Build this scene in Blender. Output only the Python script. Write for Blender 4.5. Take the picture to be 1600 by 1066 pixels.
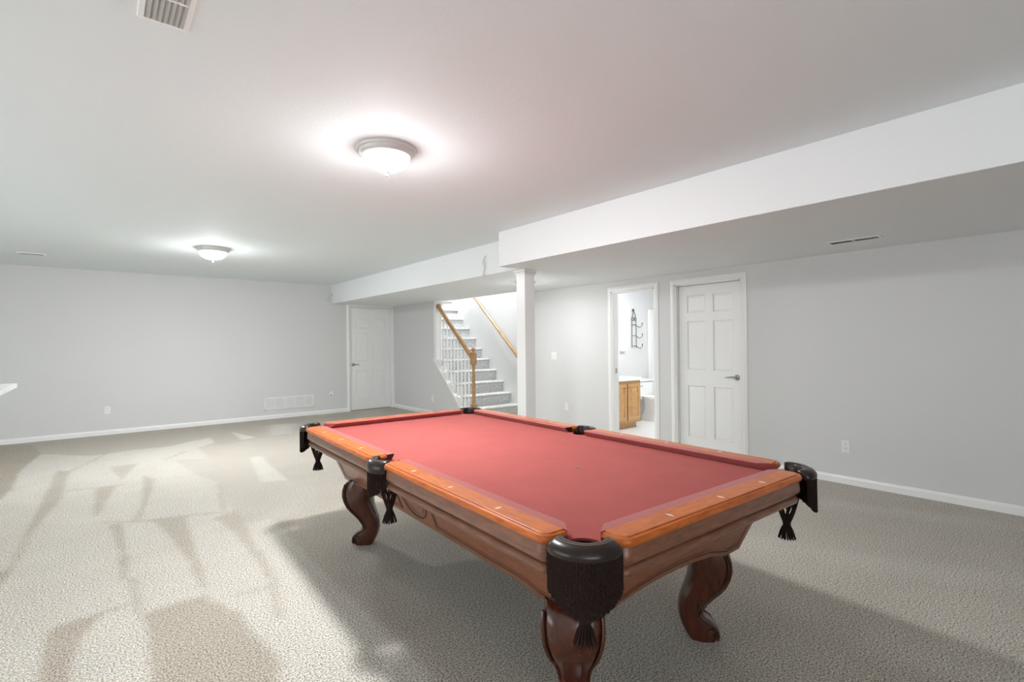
import bpy, bmesh, math, random
import numpy as np
from mathutils import Vector, Matrix
random.seed(7)
PI = math.pi
for _o in list(bpy.data.objects):
    bpy.data.objects.remove(_o)
S = bpy.context.scene
COL = S.collection

# ------------------------------------------------------------------ camera, world, exposure
CAM_H = 1.36
cam_d = bpy.data.cameras.new('camera')
cam = bpy.data.objects.new('camera', cam_d)
COL.objects.link(cam)
cam_d.sensor_width = 36.0
cam_d.lens = 785.655 / 1600 * 36.0
cam_d.clip_start = 0.02
YAW, PITCH, ROLL = 0.690969, 0.004299, -0.010541
_fw = Vector((math.sin(YAW) * math.cos(PITCH), math.cos(YAW) * math.cos(PITCH), math.sin(PITCH)))
_rt = Vector((math.cos(YAW), -math.sin(YAW), 0))
_up = _rt.cross(_fw)
_r2 = _rt * math.cos(ROLL) + _up * math.sin(ROLL)
_u2 = -_rt * math.sin(ROLL) + _up * math.cos(ROLL)
_m = Matrix((_r2, _u2, -_fw)).transposed().to_4x4()
_m.translation = (0, 0, CAM_H)
cam.matrix_world = _m
S.camera = cam
W = bpy.data.worlds.new('world')
S.world = W
W.use_nodes = True
W.node_tree.nodes['Background'].inputs[0].default_value = (0.93, 0.97, 1, 1)
W.node_tree.nodes['Background'].inputs[1].default_value = 3.4
S.view_settings.view_transform = 'Standard'
S.view_settings.look = 'None'
S.view_settings.gamma = 1.0
S.view_settings.exposure = 0.50
S.view_settings.use_curve_mapping = False
LAMP_MAIN = 610.0
LAMP_FAR = 600.0
LAMP_STAIR = 1250.0
LAMP_BATH = 330.0
LAMP_FOOT = 320.0

# ------------------------------------------------------------------ room numbers
XW = 5.44      # right wall face
XS = 4.98      # wall beside the stairs
XR = 6.12      # wall on the far side of the stairs
YF = 10.06     # far wall
XL, YB = -4.6, -3.6
ZC, ZS = 2.553, 2.1835
XA, XB = 3.34, 3.627   # faces of soffit and beam

# ------------------------------------------------------------------ materials
def lin(c):
    return tuple(((v / 255) / 12.92 if v / 255 <= 0.04045 else ((v / 255 + 0.055) / 1.055) ** 2.4) for v in c)
def mat(name, col, rough=0.5, metal=0.0, bump=None, var=None, coat=0.0, spec=0.5, sheen=0.0):
    """col linear; bump=(scale, strength, dist); var=(scale, amount)"""
    m = bpy.data.materials.new(name)
    m.use_nodes = True
    nt = m.node_tree
    b = nt.nodes['Principled BSDF']
    b.inputs['Base Color'].default_value = (*col, 1)
    b.inputs['Roughness'].default_value = rough
    b.inputs['Metallic'].default_value = metal
    b.inputs['Coat Weight'].default_value = coat
    b.inputs['Coat Roughness'].default_value = 0.12
    b.inputs['Specular IOR Level'].default_value = spec
    b.inputs['Sheen Weight'].default_value = sheen
    tc = nt.nodes.new('ShaderNodeTexCoord')
    if bump:
        n = nt.nodes.new('ShaderNodeTexNoise')
        n.inputs['Scale'].default_value = bump[0]
        n.inputs['Detail'].default_value = 3
        nt.links.new(tc.outputs['Object'], n.inputs['Vector'])
        bp = nt.nodes.new('ShaderNodeBump')
        bp.inputs['Strength'].default_value = bump[1]
        bp.inputs['Distance'].default_value = bump[2]
        nt.links.new(n.outputs['Fac'], bp.inputs['Height'])
        nt.links.new(bp.outputs['Normal'], b.inputs['Normal'])
    if var:
        n = nt.nodes.new('ShaderNodeTexNoise')
        n.inputs['Scale'].default_value = var[0]
        n.inputs['Detail'].default_value = 4
        nt.links.new(tc.outputs['Object'], n.inputs['Vector'])
        r = nt.nodes.new('ShaderNodeValToRGB')
        k = var[1]
        r.color_ramp.elements[0].position = 0.3
        r.color_ramp.elements[1].position = 0.7
        r.color_ramp.elements[0].color = (*[v * (1 - k) for v in col], 1)
        r.color_ramp.elements[1].color = (*[min(1, v * (1 + k)) for v in col], 1)
        nt.links.new(n.outputs['Fac'], r.inputs['Fac'])
        nt.links.new(r.outputs['Color'], b.inputs['Base Color'])
    return m
def wood(name, c1, c2, stretch, rough=0.3, coat=0.4, scale=14.0):
    m = bpy.data.materials.new(name)
    m.use_nodes = True
    nt = m.node_tree
    b = nt.nodes['Principled BSDF']
    tc = nt.nodes.new('ShaderNodeTexCoord')
    mp = nt.nodes.new('ShaderNodeMapping')
    mp.inputs['Scale'].default_value = stretch
    nt.links.new(tc.outputs['Object'], mp.inputs['Vector'])
    n = nt.nodes.new('ShaderNodeTexNoise')
    n.inputs['Scale'].default_value = scale
    n.inputs['Detail'].default_value = 6
    n.inputs['Distortion'].default_value = 0.6
    nt.links.new(mp.outputs['Vector'], n.inputs['Vector'])
    r = nt.nodes.new('ShaderNodeValToRGB')
    r.color_ramp.elements[0].position = 0.32
    r.color_ramp.elements[1].position = 0.68
    r.color_ramp.elements[0].color = (*c1, 1)
    r.color_ramp.elements[1].color = (*c2, 1)
    nt.links.new(n.outputs['Fac'], r.inputs['Fac'])
    nt.links.new(r.outputs['Color'], b.inputs['Base Color'])
    b.inputs['Roughness'].default_value = rough
    b.inputs['Coat Weight'].default_value = coat
    b.inputs['Coat Roughness'].default_value = 0.1
    bp = nt.nodes.new('ShaderNodeBump')
    bp.inputs['Strength'].default_value = 0.02
    bp.inputs['Distance'].default_value = 0.002
    nt.links.new(n.outputs['Fac'], bp.inputs['Height'])
    nt.links.new(bp.outputs['Normal'], b.inputs['Normal'])
    return m
def emit(name, col, strength):
    m = bpy.data.materials.new(name)
    m.use_nodes = True
    nt = m.node_tree
    b = nt.nodes['Principled BSDF']
    b.inputs['Base Color'].default_value = (0.9, 0.9, 0.88, 1)
    b.inputs['Emission Color'].default_value = (*col, 1)
    b.inputs['Emission Strength'].default_value = strength
    b.inputs['Roughness'].default_value = 0.3
    # emission weighted straight down by the normal, to shrink the halo on the ceiling
    ge = nt.nodes.new('ShaderNodeNewGeometry')
    sx = nt.nodes.new('ShaderNodeSeparateXYZ')
    nt.links.new(ge.outputs['Normal'], sx.inputs[0])
    mr = nt.nodes.new('ShaderNodeMapRange')
    mr.inputs['From Min'].default_value = 0.0
    mr.inputs['From Max'].default_value = -1.0
    nt.links.new(sx.outputs['Z'], mr.inputs['Value'])
    pw = nt.nodes.new('ShaderNodeMath')
    pw.operation = 'POWER'
    pw.inputs[1].default_value = 5.0
    nt.links.new(mr.outputs['Result'], pw.inputs[0])
    ml = nt.nodes.new('ShaderNodeMath')
    ml.operation = 'MULTIPLY_ADD'
    ml.inputs[1].default_value = strength
    ml.inputs[2].default_value = 1.6
    nt.links.new(pw.outputs[0], ml.inputs[0])
    nt.links.new(ml.outputs[0], b.inputs['Emission Strength'])
    return m

M = {}
M['wall'] = mat('grey_wall_paint', (0.69, 0.69, 0.687), 0.55, bump=(160, 0.08, 0.002))
M['ceiling'] = mat('ceiling_paint_bounce_offset', (0.84, 0.90, 0.92), 0.8, bump=(70, 0.22, 0.004))  # cool tint put into the white to cancel red bounce from the cloth
M['soffit'] = mat('soffit_paint_bounce_offset', (0.85, 0.875, 0.885), 0.7, bump=(90, 0.12, 0.003))  # white cooled like the ceiling, against the red bounced light
M['white'] = mat('white_semigloss_paint', (0.88, 0.88, 0.87), 0.32)
M['plate'] = mat('white_plastic', (0.85, 0.85, 0.83), 0.35)
M['slot'] = mat('dark_slot', (0.05, 0.05, 0.05), 0.6)
M['nickel'] = mat('satin_nickel', (0.42, 0.41, 0.39), 0.28, metal=1.0)
M['iron'] = mat('dark_iron', (0.16, 0.155, 0.15), 0.45, metal=0.6)
M['rim'] = mat('satin_nickel_rim', (0.62, 0.62, 0.61), 0.38, metal=0.1)
M['finial'] = mat('dark_nickel_finial', (0.22, 0.22, 0.21), 0.4, metal=0.3)
M['ventgrey'] = mat('vent_louver_paint', (0.48, 0.48, 0.46), 0.5)
M['ventdark'] = mat('vent_throat', (0.11, 0.11, 0.105), 0.8)
M['railtop'] = wood('rail_cherry', (0.46, 0.115, 0.014), (0.66, 0.20, 0.028), (4, 1, 4), 0.3, 0.08)
M['railtop_x'] = wood('rail_cherry_cross', (0.42, 0.085, 0.008), (0.60, 0.150, 0.018), (1, 4, 4), 0.3, 0.08)
M['skirt'] = wood('skirt_mahogany', (0.15, 0.055, 0.027), (0.235, 0.09, 0.045), (5, 1, 5), 0.34, 0.4)
M['skirt_x'] = wood('skirt_mahogany_cross', (0.15, 0.055, 0.027), (0.235, 0.09, 0.045), (1, 5, 5), 0.34, 0.4)
M['cabinet'] = wood('cabinet_mahogany', (0.17, 0.05, 0.02), (0.26, 0.085, 0.034), (1.5, 1, 4), 0.36, 0.35)
M['legwood'] = wood('leg_mahogany', (0.045, 0.010, 0.0045), (0.085, 0.020, 0.008), (3, 3, 1), 0.25, 0.35)
M['groove'] = mat('dark_groove', (0.02, 0.008, 0.005), 0.5)
M['bead'] = mat('bead_wood', (0.20, 0.07, 0.03), 0.3, coat=0.4)
M['cloth'] = mat('red_billiard_cloth', (0.355, 0.074, 0.066), 0.9, bump=(900, 0.15, 0.001), var=(7, 0.05), sheen=0.06, spec=0.2)
M['cushion'] = mat('red_cushion_cloth', (0.355, 0.074, 0.066), 0.9, bump=(900, 0.15, 0.001), sheen=0.28, spec=0.2)
M['leather'] = mat('dark_brown_leather', (0.016, 0.008, 0.006), 0.28, bump=(300, 0.04, 0.0006), spec=0.45)
M['fringe'] = mat('dark_fringe_cord', (0.020, 0.010, 0.008), 0.8, spec=0.15)
M['pearl'] = mat('pearl_inlay', (0.80, 0.76, 0.66), 0.3)
M['stitch'] = mat('stitching', (0.25, 0.19, 0.15), 0.7)
M['chalk'] = mat('spot_marker', (0.12, 0.09, 0.08), 0.7)
M['oak'] = wood('golden_oak', (0.46, 0.24, 0.085), (0.62, 0.36, 0.145), (4, 4, 1), 0.3, 0.4)
M['oakrail'] = wood('honey_oak_rail', (0.33, 0.16, 0.055), (0.49, 0.27, 0.10), (5, 1, 1), 0.3, 0.4)
M['porcelain'] = mat('porcelain', (0.88, 0.88, 0.87), 0.12)
M['counter'] = mat('white_laminate', (0.86, 0.86, 0.85), 0.3)
M['tile'] = mat('pale_bath_floor', (0.72, 0.72, 0.71), 0.3)
M['wire'] = mat('wire_insulation', (0.60, 0.60, 0.58), 0.5)
M['stair'] = mat('grey_stair_carpet', (0.60, 0.60, 0.59), 0.95, bump=(120, 0.8, 0.012), var=(34, 0.30), spec=0.1)

def carpet_mat():
    m = bpy.data.materials.new('beige_grey_carpet')
    m.use_nodes = True
    nt = m.node_tree
    L = nt.links.new
    b = nt.nodes['Principled BSDF']
    b.inputs['Roughness'].default_value = 0.95
    b.inputs['Specular IOR Level'].default_value = 0.1
    b.inputs['Sheen Weight'].default_value = 0.15
    tc = nt.nodes.new('ShaderNodeTexCoord')
    at = nt.nodes.new('ShaderNodeAttribute')
    at.attribute_name = 'nap'
    mix = nt.nodes.new('ShaderNodeMix')
    mix.data_type = 'RGBA'
    mix.inputs['A'].default_value = (0.345, 0.29, 0.22, 1)
    mix.inputs['B'].default_value = (0.665, 0.64, 0.585, 1)
    L(at.outputs['Fac'], mix.inputs['Factor'])
    n1 = nt.nodes.new('ShaderNodeTexNoise')
    n1.inputs['Scale'].default_value = 125
    n1.inputs['Detail'].default_value = 3
    n1.inputs['Roughness'].default_value = 0.8
    L(tc.outputs['Object'], n1.inputs['Vector'])
    r1 = nt.nodes.new('ShaderNodeValToRGB')
    r1.color_ramp.elements[0].position = 0.38
    r1.color_ramp.elements[1].position = 0.60
    r1.color_ramp.elements[0].color = (0.20, 0.18, 0.155, 1)
    r1.color_ramp.elements[1].color = (1.45, 1.45, 1.45, 1)
    L(n1.outputs['Fac'], r1.inputs['Fac'])
    mu = nt.nodes.new('ShaderNodeMix')
    mu.data_type = 'RGBA'
    mu.blend_type = 'MULTIPLY'
    mu.inputs['Factor'].default_value = 1.0
    L(mix.outputs['Result'], mu.inputs['A'])
    L(r1.outputs['Color'], mu.inputs['B'])
    n2 = nt.nodes.new('ShaderNodeTexNoise')
    n2.inputs['Scale'].default_value = 3.0
    n2.inputs['Detail'].default_value = 2
    L(tc.outputs['Object'], n2.inputs['Vector'])
    r2 = nt.nodes.new('ShaderNodeValToRGB')
    r2.color_ramp.elements[0].color = (0.90, 0.90, 0.90, 1)
    r2.color_ramp.elements[1].color = (1.08, 1.08, 1.08, 1)
    L(n2.outputs['Fac'], r2.inputs['Fac'])
    mu2 = nt.nodes.new('ShaderNodeMix')
    mu2.data_type = 'RGBA'
    mu2.blend_type = 'MULTIPLY'
    mu2.inputs['Factor'].default_value = 1.0
    L(mu.outputs['Result'], mu2.inputs['A'])
    L(r2.outputs['Color'], mu2.inputs['B'])
    L(mu2.outputs['Result'], b.inputs['Base Color'])
    bp = nt.nodes.new('ShaderNodeBump')
    bp.inputs['Strength'].default_value = 0.3
    bp.inputs['Distance'].default_value = 0.005
    L(n1.outputs['Fac'], bp.inputs['Height'])
    L(bp.outputs['Normal'], b.inputs['Normal'])
    return m
M['carpet'] = carpet_mat()

# ------------------------------------------------------------------ mesh helpers
class MB:
    def __init__(s):
        s.v, s.f = [], []
    def add(s, vs, fs):
        o = len(s.v)
        s.v += [tuple(p) for p in vs]
        s.f += [tuple(i + o for i in f) for f in fs]
        return s
    def box(s, x0, x1, y0, y1, z0, z1):
        return s.add([(x0, y0, z0), (x1, y0, z0), (x1, y1, z0), (x0, y1, z0), (x0, y0, z1), (x1, y0, z1), (x1, y1, z1), (x0, y1, z1)],
                     [(0, 3, 2, 1), (4, 5, 6, 7), (0, 1, 5, 4), (1, 2, 6, 5), (2, 3, 7, 6), (3, 0, 4, 7)])
    def prism(s, poly, fn):
        """poly 2-D points; fn(a, b, t) -> 3-D for t in 0, 1"""
        n = len(poly)
        vs = [fn(a, b, 0) for a, b in poly] + [fn(a, b, 1) for a, b in poly]
        fs = [tuple(range(n))[::-1], tuple(range(n, 2 * n))] + [(i, (i + 1) % n, n + (i + 1) % n, n + i) for i in range(n)]
        return s.add(vs, fs)
    def lathe(s, prof, seg=24, c=(0, 0, 0), axis='z'):
        vs, fs = [], []
        for r, z in prof:
            for k in range(seg):
                a = 2 * PI * k / seg
                p = (r * math.cos(a), r * math.sin(a), z)
                if axis == 'y':
                    p = (p[0], p[2], p[1])
                if axis == 'x':
                    p = (p[2], p[0], p[1])
                vs.append((p[0] + c[0], p[1] + c[1], p[2] + c[2]))
        for i in range(len(prof) - 1):
            for k in range(seg):
                a, b = i * seg + k, i * seg + (k + 1) % seg
                fs.append((a, b, b + seg, a + seg))
        fs.append(tuple(range(seg))[::-1])
        fs.append(tuple(range((len(prof) - 1) * seg, len(prof) * seg)))
        return s.add(vs, fs)
    def tube(s, pts, r, seg=8, sx=1.0):
        pts = [Vector(p) for p in pts]
        rr = r if isinstance(r, (list, tuple)) else [r] * len(pts)
        vs, fs = [], []
        ref = None
        for i, p in enumerate(pts):
            t = (pts[min(i + 1, len(pts) - 1)] - pts[max(i - 1, 0)]).normalized()
            if ref is None:
                ref = Vector((0, 0, 1)) if abs(t.z) < 0.9 else Vector((1, 0, 0))
            u = (ref - t * ref.dot(t)).normalized()
            w = t.cross(u)
            ref = u
            for k in range(seg):
                a = 2 * PI * k / seg
                vs.append(p + u * math.cos(a) * rr[i] + w * math.sin(a) * rr[i] * sx)
        n = len(pts)
        for i in range(n - 1):
            for k in range(seg):
                a, b = i * seg + k, i * seg + (k + 1) % seg
                fs.append((a, b, b + seg, a + seg))
        fs.append(tuple(range(seg))[::-1])
        fs.append(tuple(range((n - 1) * seg, n * seg)))
        return s.add(vs, fs)
    def loft(s, secs, cap=True, closed=True):
        n = len(secs[0])
        vs = [p for q in secs for p in q]
        fs = []
        for i in range(len(secs) - 1):
            for k in range(n if closed else n - 1):
                a, b = i * n + k, i * n + (k + 1) % n
                fs.append((a, b, b + n, a + n))
        if cap:
            fs.append(tuple(range(n))[::-1])
            fs.append(tuple(range((len(secs) - 1) * n, len(secs) * n)))
        return s.add(vs, fs)
    def mesh(s, name, m, smooth=False):
        me = bpy.data.meshes.new(name)
        me.from_pydata(s.v, [], s.f)
        bm = bmesh.new()
        bm.from_mesh(me)
        bmesh.ops.recalc_face_normals(bm, faces=bm.faces)
        bm.to_mesh(me)
        bm.free()
        me.materials.append(m)
        if smooth:
            me.polygons.foreach_set('use_smooth', [True] * len(me.polygons))
            if hasattr(me, 'set_sharp_from_angle'):
                me.set_sharp_from_angle(angle=math.radians(smooth if smooth is not True else 40))
        return me
    def build(s, name, m, parent=None, smooth=False, loc=(0, 0, 0), rz=0.0, bevel=0.0):
        o = bpy.data.objects.new(name, s.mesh(name, m, smooth))
        COL.objects.link(o)
        o.location = loc
        o.rotation_euler = (0, 0, rz)
        if parent:
            o.parent = parent
        if bevel:
            md = o.modifiers.new('bevel', 'BEVEL')
            md.width = bevel
            md.segments = 2
            md.limit_method = 'ANGLE'
        return o
def copy_obj(o, name, parent, loc=None, rz=None):
    c = o.copy()
    c.name = name
    COL.objects.link(c)
    c.parent = parent
    if loc is not None:
        c.location = loc
    if rz is not None:
        c.rotation_euler = (0, 0, rz)
    return c
def empty(name, loc=(0, 0, 0), rz=0.0):
    o = bpy.data.objects.new(name, None)
    COL.objects.link(o)
    o.location = loc
    o.rotation_euler = (0, 0, rz)
    o.empty_display_size = 0.1
    return o
def tag(o, label, cat, group=None, kind=None):
    o['label'] = label
    o['category'] = cat
    if group:
        o['group'] = group
    if kind:
        o['kind'] = kind
    return o
def struct(o, label=None, cat=None):
    o['kind'] = 'structure'
    if label:
        o['label'] = label
    if cat:
        o['category'] = cat
    return o

# ------------------------------------------------------------------ floor with vacuum tracks in the pile
NAP = [
    (0.42, [(-1.06, 10.10), (-0.27, 10.34), (0.91, 10.17), (2.86, 9.90), (3.94, 9.73), (3.55, 8.78), (2.40, 8.30), (1.34, 7.90), (0.74, 8.28), (0.34, 8.33), (-0.04, 8.22), (-0.59, 8.87), (-0.87, 8.33)]),
    (0.62, [(0.94, 5.76), (1.53, 5.33), (1.73, 5.25), (1.46, 4.44), (1.23, 4.27), (0.85, 4.27), (0.87, 4.83)]),
    (0.60, [(0.71, 7.28), (1.43, 6.76), (1.26, 5.48), (0.94, 5.76), (0.80, 6.27)]),
    (0.95, [(1.64, 9.01), (1.83, 8.19), (1.61, 8.10)]),
    (0.90, [(2.31, 9.38), (2.68, 9.09), (2.30, 8.17), (2.02, 8.22)]),
    (0.90, [(1.43, 6.76), (1.56, 6.78), (1.48, 5.37), (1.26, 5.48)]),
    (0.85, [(0.28, 7.29), (0.40, 7.97), (0.74, 8.28), (1.31, 8.68), (1.27, 8.14), (0.81, 7.74), (0.57, 7.15)]),
    (0.35, [(-0.35, 7.52), (-0.23, 7.41), (-0.25, 6.10), (-0.38, 5.10), (-0.41, 5.02), (-0.39, 5.70), (-0.36, 6.58)]),
    (0.38, [(-0.01, 6.31), (0.14, 6.31), (0.01, 5.34), (-0.02, 5.13), (-0.02, 5.49)]),
    (0.38, [(0.38, 6.60), (0.46, 6.33), (0.33, 5.37), (0.26, 4.95), (0.31, 5.60)]),
    (0.36, [(0.07, 4.95), (0.14, 4.93), (0.15, 4.09), (0.13, 3.70), (0.10, 3.73), (0.11, 4.23)]),
    (0.38, [(0.33, 4.89), (0.54, 4.82), (0.50, 3.90), (0.48, 3.31), (0.45, 3.34), (0.44, 3.84), (0.39, 4.42)]),
    (0.45, [(0.71, 4.60), (0.90, 4.65), (0.82, 3.66), (0.80, 3.19), (0.77, 3.21), (0.77, 3.70), (0.77, 4.14)]),
    (0.18, [(-1.26, 10.29), (-0.80, 6.51), (-0.67, 6.40), (-0.64, 6.83), (-0.66, 7.79), (-0.55, 8.84), (-0.69, 9.76)]),
    (0.45, [(0.11, 7.33), (0.37, 7.33), (0.19, 6.53)]),
    (0.35, [(-0.50, 4.31), (-0.40, 4.42), (-0.42, 4.15), (-0.47, 4.02)]),
    (0.32, [(0.18, 3.18), (0.44, 3.19), (0.50, 3.01), (0.56, 2.87), (0.56, 2.69), (0.61, 2.28), (0.50, 2.13), (0.16, 2.42), (0.18, 2.85)]),
    (0.30, [(-0.19, 3.30), (-0.13, 3.31), (0.10, 3.36), (0.01, 3.30), (-0.06, 3.14), (-0.08, 2.98), (-0.10, 2.64), (-0.19, 2.72)]),
]
STROKES = [((-0.21, 6.39), (0.19, 6.30)), ((0.04, 5.04), (0.34, 4.83)), ((0.54, 4.81), (0.91, 4.64)), ((0.23, 4.92), (0.28, 5.22)), ((0.62, 7.36), (0.89, 7.74)), ((-0.22, 7.40), (0.13, 8.36)), ((-0.69, 9.43), (-0.38, 9.30)), ((0.94, 5.76), (0.81, 4.76)), ((-0.39, 5.13), (-0.41, 4.36)), ((0.82, 3.66), (0.78, 3.05)), ((0.65, 3.08), (0.78, 3.07)), ((-0.13, 3.31), (0.11, 3.35)), ((0.18, 3.18), (0.45, 3.20)), ((0.59, 3.09), (0.74, 3.06)), ((0.76, 3.03), (0.70, 2.70)), ((0.16, 3.72), (0.16, 3.24))]
def make_floor():
    xs = np.concatenate([np.linspace(XL, -1.3, 12)[:-1], np.arange(-1.3, 1.9, 0.016), np.linspace(1.9, 6.3, 60)])
    ys = np.concatenate([np.linspace(YB, 0.2, 12)[:-1], np.arange(0.2, 10.06, 0.022), [YF + 0.2]])
    nx, ny = len(xs), len(ys)
    X, Y = np.meshgrid(xs, ys)
    X, Y = X.ravel(), Y.ravel()
    rng = np.random.default_rng(3)
    jx = X + rng.normal(0, 0.006, X.size)
    jy = Y + rng.normal(0, 0.008, X.size)
    nap = np.full(X.size, 0.80)
    # right side of the room: pile lies the other way
    nap = np.where(jx > 1.05 + 0.0 * jy, 0.52, nap)
    nap = np.where((jx > 1.05) & (jy > 4.2), 0.55, nap)
    nap = np.where((jx > 2.6) & (jy < 3.4), 0.60 + 0.15 * (np.sin(jx * 5 + jy * 2.2) > 0.75), nap)
    for v, pl in NAP:
        ins = np.zeros(X.size, bool)
        n = len(pl)
        for i in range(n):
            (x0, y0), (x1, y1) = pl[i], pl[(i + 1) % n]
            if y0 == y1:
                continue
            c = ((y0 > jy) != (y1 > jy)) & (jx < (x1 - x0) * (jy - y0) / (y1 - y0) + x0)
            ins ^= c
        nap[ins] = v
    for (x0, y0), (x1, y1) in STROKES:
        dx, dy = x1 - x0, y1 - y0
        tt = np.clip(((jx - x0) * dx + (jy - y0) * dy) / (dx * dx + dy * dy), 0, 1)
        dd = np.hypot(jx - x0 - tt * dx, jy - y0 - tt * dy)
        nap = np.where(dd < 0.022, np.minimum(nap, 0.5), nap)
    g = nap.reshape(ny, nx)
    for _ in range(2):
        p = np.pad(g, 1, mode='edge')
        g = (p[:-2, 1:-1] + p[2:, 1:-1] + p[1:-1, :-2] + p[1:-1, 2:] + 2 * p[1:-1, 1:-1]) / 6
    nap = g.ravel()
    me = bpy.data.meshes.new('floor')
    co = np.zeros((X.size, 3), np.float32)
    co[:, 0], co[:, 1] = X, Y
    i = np.arange(nx - 1)[None, :] + nx * np.arange(ny - 1)[:, None]
    q = np.stack([i, i + 1, i + 1 + nx, i + nx], -1).reshape(-1, 4)
    me.vertices.add(X.size)
    me.vertices.foreach_set('co', co.ravel())
    me.loops.add(q.size)
    me.loops.foreach_set('vertex_index', q.ravel().astype(np.int32))
    me.polygons.add(len(q))
    me.polygons.foreach_set('loop_start', (np.arange(len(q)) * 4).astype(np.int32))
    me.update(calc_edges=True)
    a = me.attributes.new('nap', 'FLOAT', 'POINT')
    a.data.foreach_set('value', nap.astype(np.float32))
    me.materials.append(M['carpet'])
    o = bpy.data.objects.new('floor', me)
    COL.objects.link(o)
    struct(o, 'beige grey cut pile carpet with vacuum tracks', 'carpet')
make_floor()

# ------------------------------------------------------------------ walls, ceiling, soffit
T = 0.12
D1 = (2.636, 3.452)     # closed door opening in the right wall
D2 = (3.746, 4.433)     # bathroom opening
DH = 2.045
YE = 6.22               # right wall ends here, the stairs open beyond it
b = MB()
b.box(XW, XW + T, YB, D1[0], 0, ZC + .2)
b.box(XW, XW + T, D1[0], D1[1], DH, ZC + .2)
b.box(XW, XW + T, D1[1], D2[0], 0, ZC + .2)
b.box(XW, XW + T, D2[0], D2[1], DH, ZC + .2)
b.box(XW, XW + T, D2[1], YE, 0, ZC + .2)
b.box(XW + T, XR, YE - T, YE, 0, 5.2)
struct(b.build('wall_right', M['wall']), 'grey painted wall with two doorways', 'wall')
b = MB()
D3 = (4.0, 4.93)
b.box(XL, D3[0], YF, YF + T, 0, ZC + .2)
b.box(D3[0], D3[1], YF, YF + T, 2.15, ZC + .2)
b.box(D3[1], XS + T, YF, YF + T, 0, ZC + .2)
struct(b.build('wall_far', M['wall']), 'long grey painted wall at the far end', 'wall')
b = MB()
WY = ((0.9, 3.3), (3.6, 6.0))  # unseen left-wall openings, added to bring fill daylight in from the side
ya = YB - T
for w0, w1 in WY:
    b.box(XL - T, XL, ya, w0, 0, ZC + .2)
    b.box(XL - T, XL, w0, w1, 2.1, ZC + .2)
    b.box(XL - T, XL, w0, w1, 0, .06)
    ya = w1
b.box(XL - T, XL, ya, YF + T, 0, ZC + .2)
struct(b.build('wall_left', M['wall']))
for i, (w0, w1) in enumerate(WY):
    b = MB()
    for yy in (w0, (w0 + w1) / 2 - .03, w1 - .06):
        b.box(XL - .09, XL - .03, yy, yy + .06, .06, 2.1)
    b.box(XL - .09, XL - .03, w0, w1, .06, .12)
    b.box(XL - .09, XL - .03, w0, w1, 2.04, 2.1)
    struct(b.build('fill_opening_%d' % (i + 2), M['white']))
# unseen opening behind the viewpoint, added to let in fill daylight
WX = ((-3.4, 0.2),)
b = MB()
xa = XL
for w0, w1 in WX:
    b.box(xa, w0, YB - T, YB, 0, ZC + .2)
    b.box(w0, w1, YB - T, YB, 2.1, ZC + .2)
    b.box(w0, w1, YB - T, YB, 0, .06)
    xa = w1
b.box(xa, XW + T, YB - T, YB, 0, ZC + .2)
struct(b.build('wall_back', M['wall']))
for i, (w0, w1) in enumerate(WX):
    b = MB()
    for xx in (w0, (w0 + w1) / 2 - .03, w1 - .06):
        b.box(xx, xx + .06, YB - .09, YB - .03, .06, 2.1)
    b.box(w0, w1, YB - .09, YB - .03, .06, .12)
    b.box(w0, w1, YB - .09, YB - .03, 2.04, 2.1)
    struct(b.build('fill_opening_%d' % (i + 1), M['white']))
# wall beside and below the stairs
SK = lambda y: CAM_H + 0.9524 * (y - 8.610)      # lower edge of the white skirt
YP = 8.335
yb = 8.610 - CAM_H / 0.9524
poly = [(YF, 0), (YF, ZS + .05), (YP, ZS + .05), (YP, SK(YP) + .06), (yb + .06, 0)]
b = MB().prism(poly, lambda y, z, t: (XS + t * 0.10, y, z))
struct(b.build('wall_stair', M['wall']), 'grey wall section beside and beneath the stairs', 'wall')
b = MB().box(XR, XR + T, YE - T, 12.2, 0, 5.2)
b.box(XS, XR + T, 12.2, 12.3, 2.2, 5.2)
struct(b.build('wall_stairwell', M['wall']), 'bright grey wall on the far side of the stairs', 'wall')
b = MB().box(XL, XB + .3, YB, YF + T, ZC, ZC + .12)
b.box(XB + .3, XW + T, YB, YE - T, ZC, ZC + .12)
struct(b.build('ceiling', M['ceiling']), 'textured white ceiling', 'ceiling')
b = MB().box(XA, XW, YB, 4.245, ZS, ZC)
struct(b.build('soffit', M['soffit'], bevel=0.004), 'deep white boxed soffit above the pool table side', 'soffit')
b = MB()
b.box(XB, XS + .1, 4.245, YF, ZS, ZC)
b.box(XS + .1, 5.20, 4.245, YF, ZS, ZC)
b.box(5.20, XW, 4.245, YE - T, ZS, ZC)
b.box(5.10, 5.20, YE, 12.2, ZC, 5.2)
b.box(5.20, XR, YE - T, YE - .02, ZC, 5.2)
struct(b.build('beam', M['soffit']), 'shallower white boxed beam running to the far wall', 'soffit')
struct(MB().box(5.1, XR + T, YE - T, 12.3, 5.2, 5.3).build('ceiling_stairwell', M['ceiling']))

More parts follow.
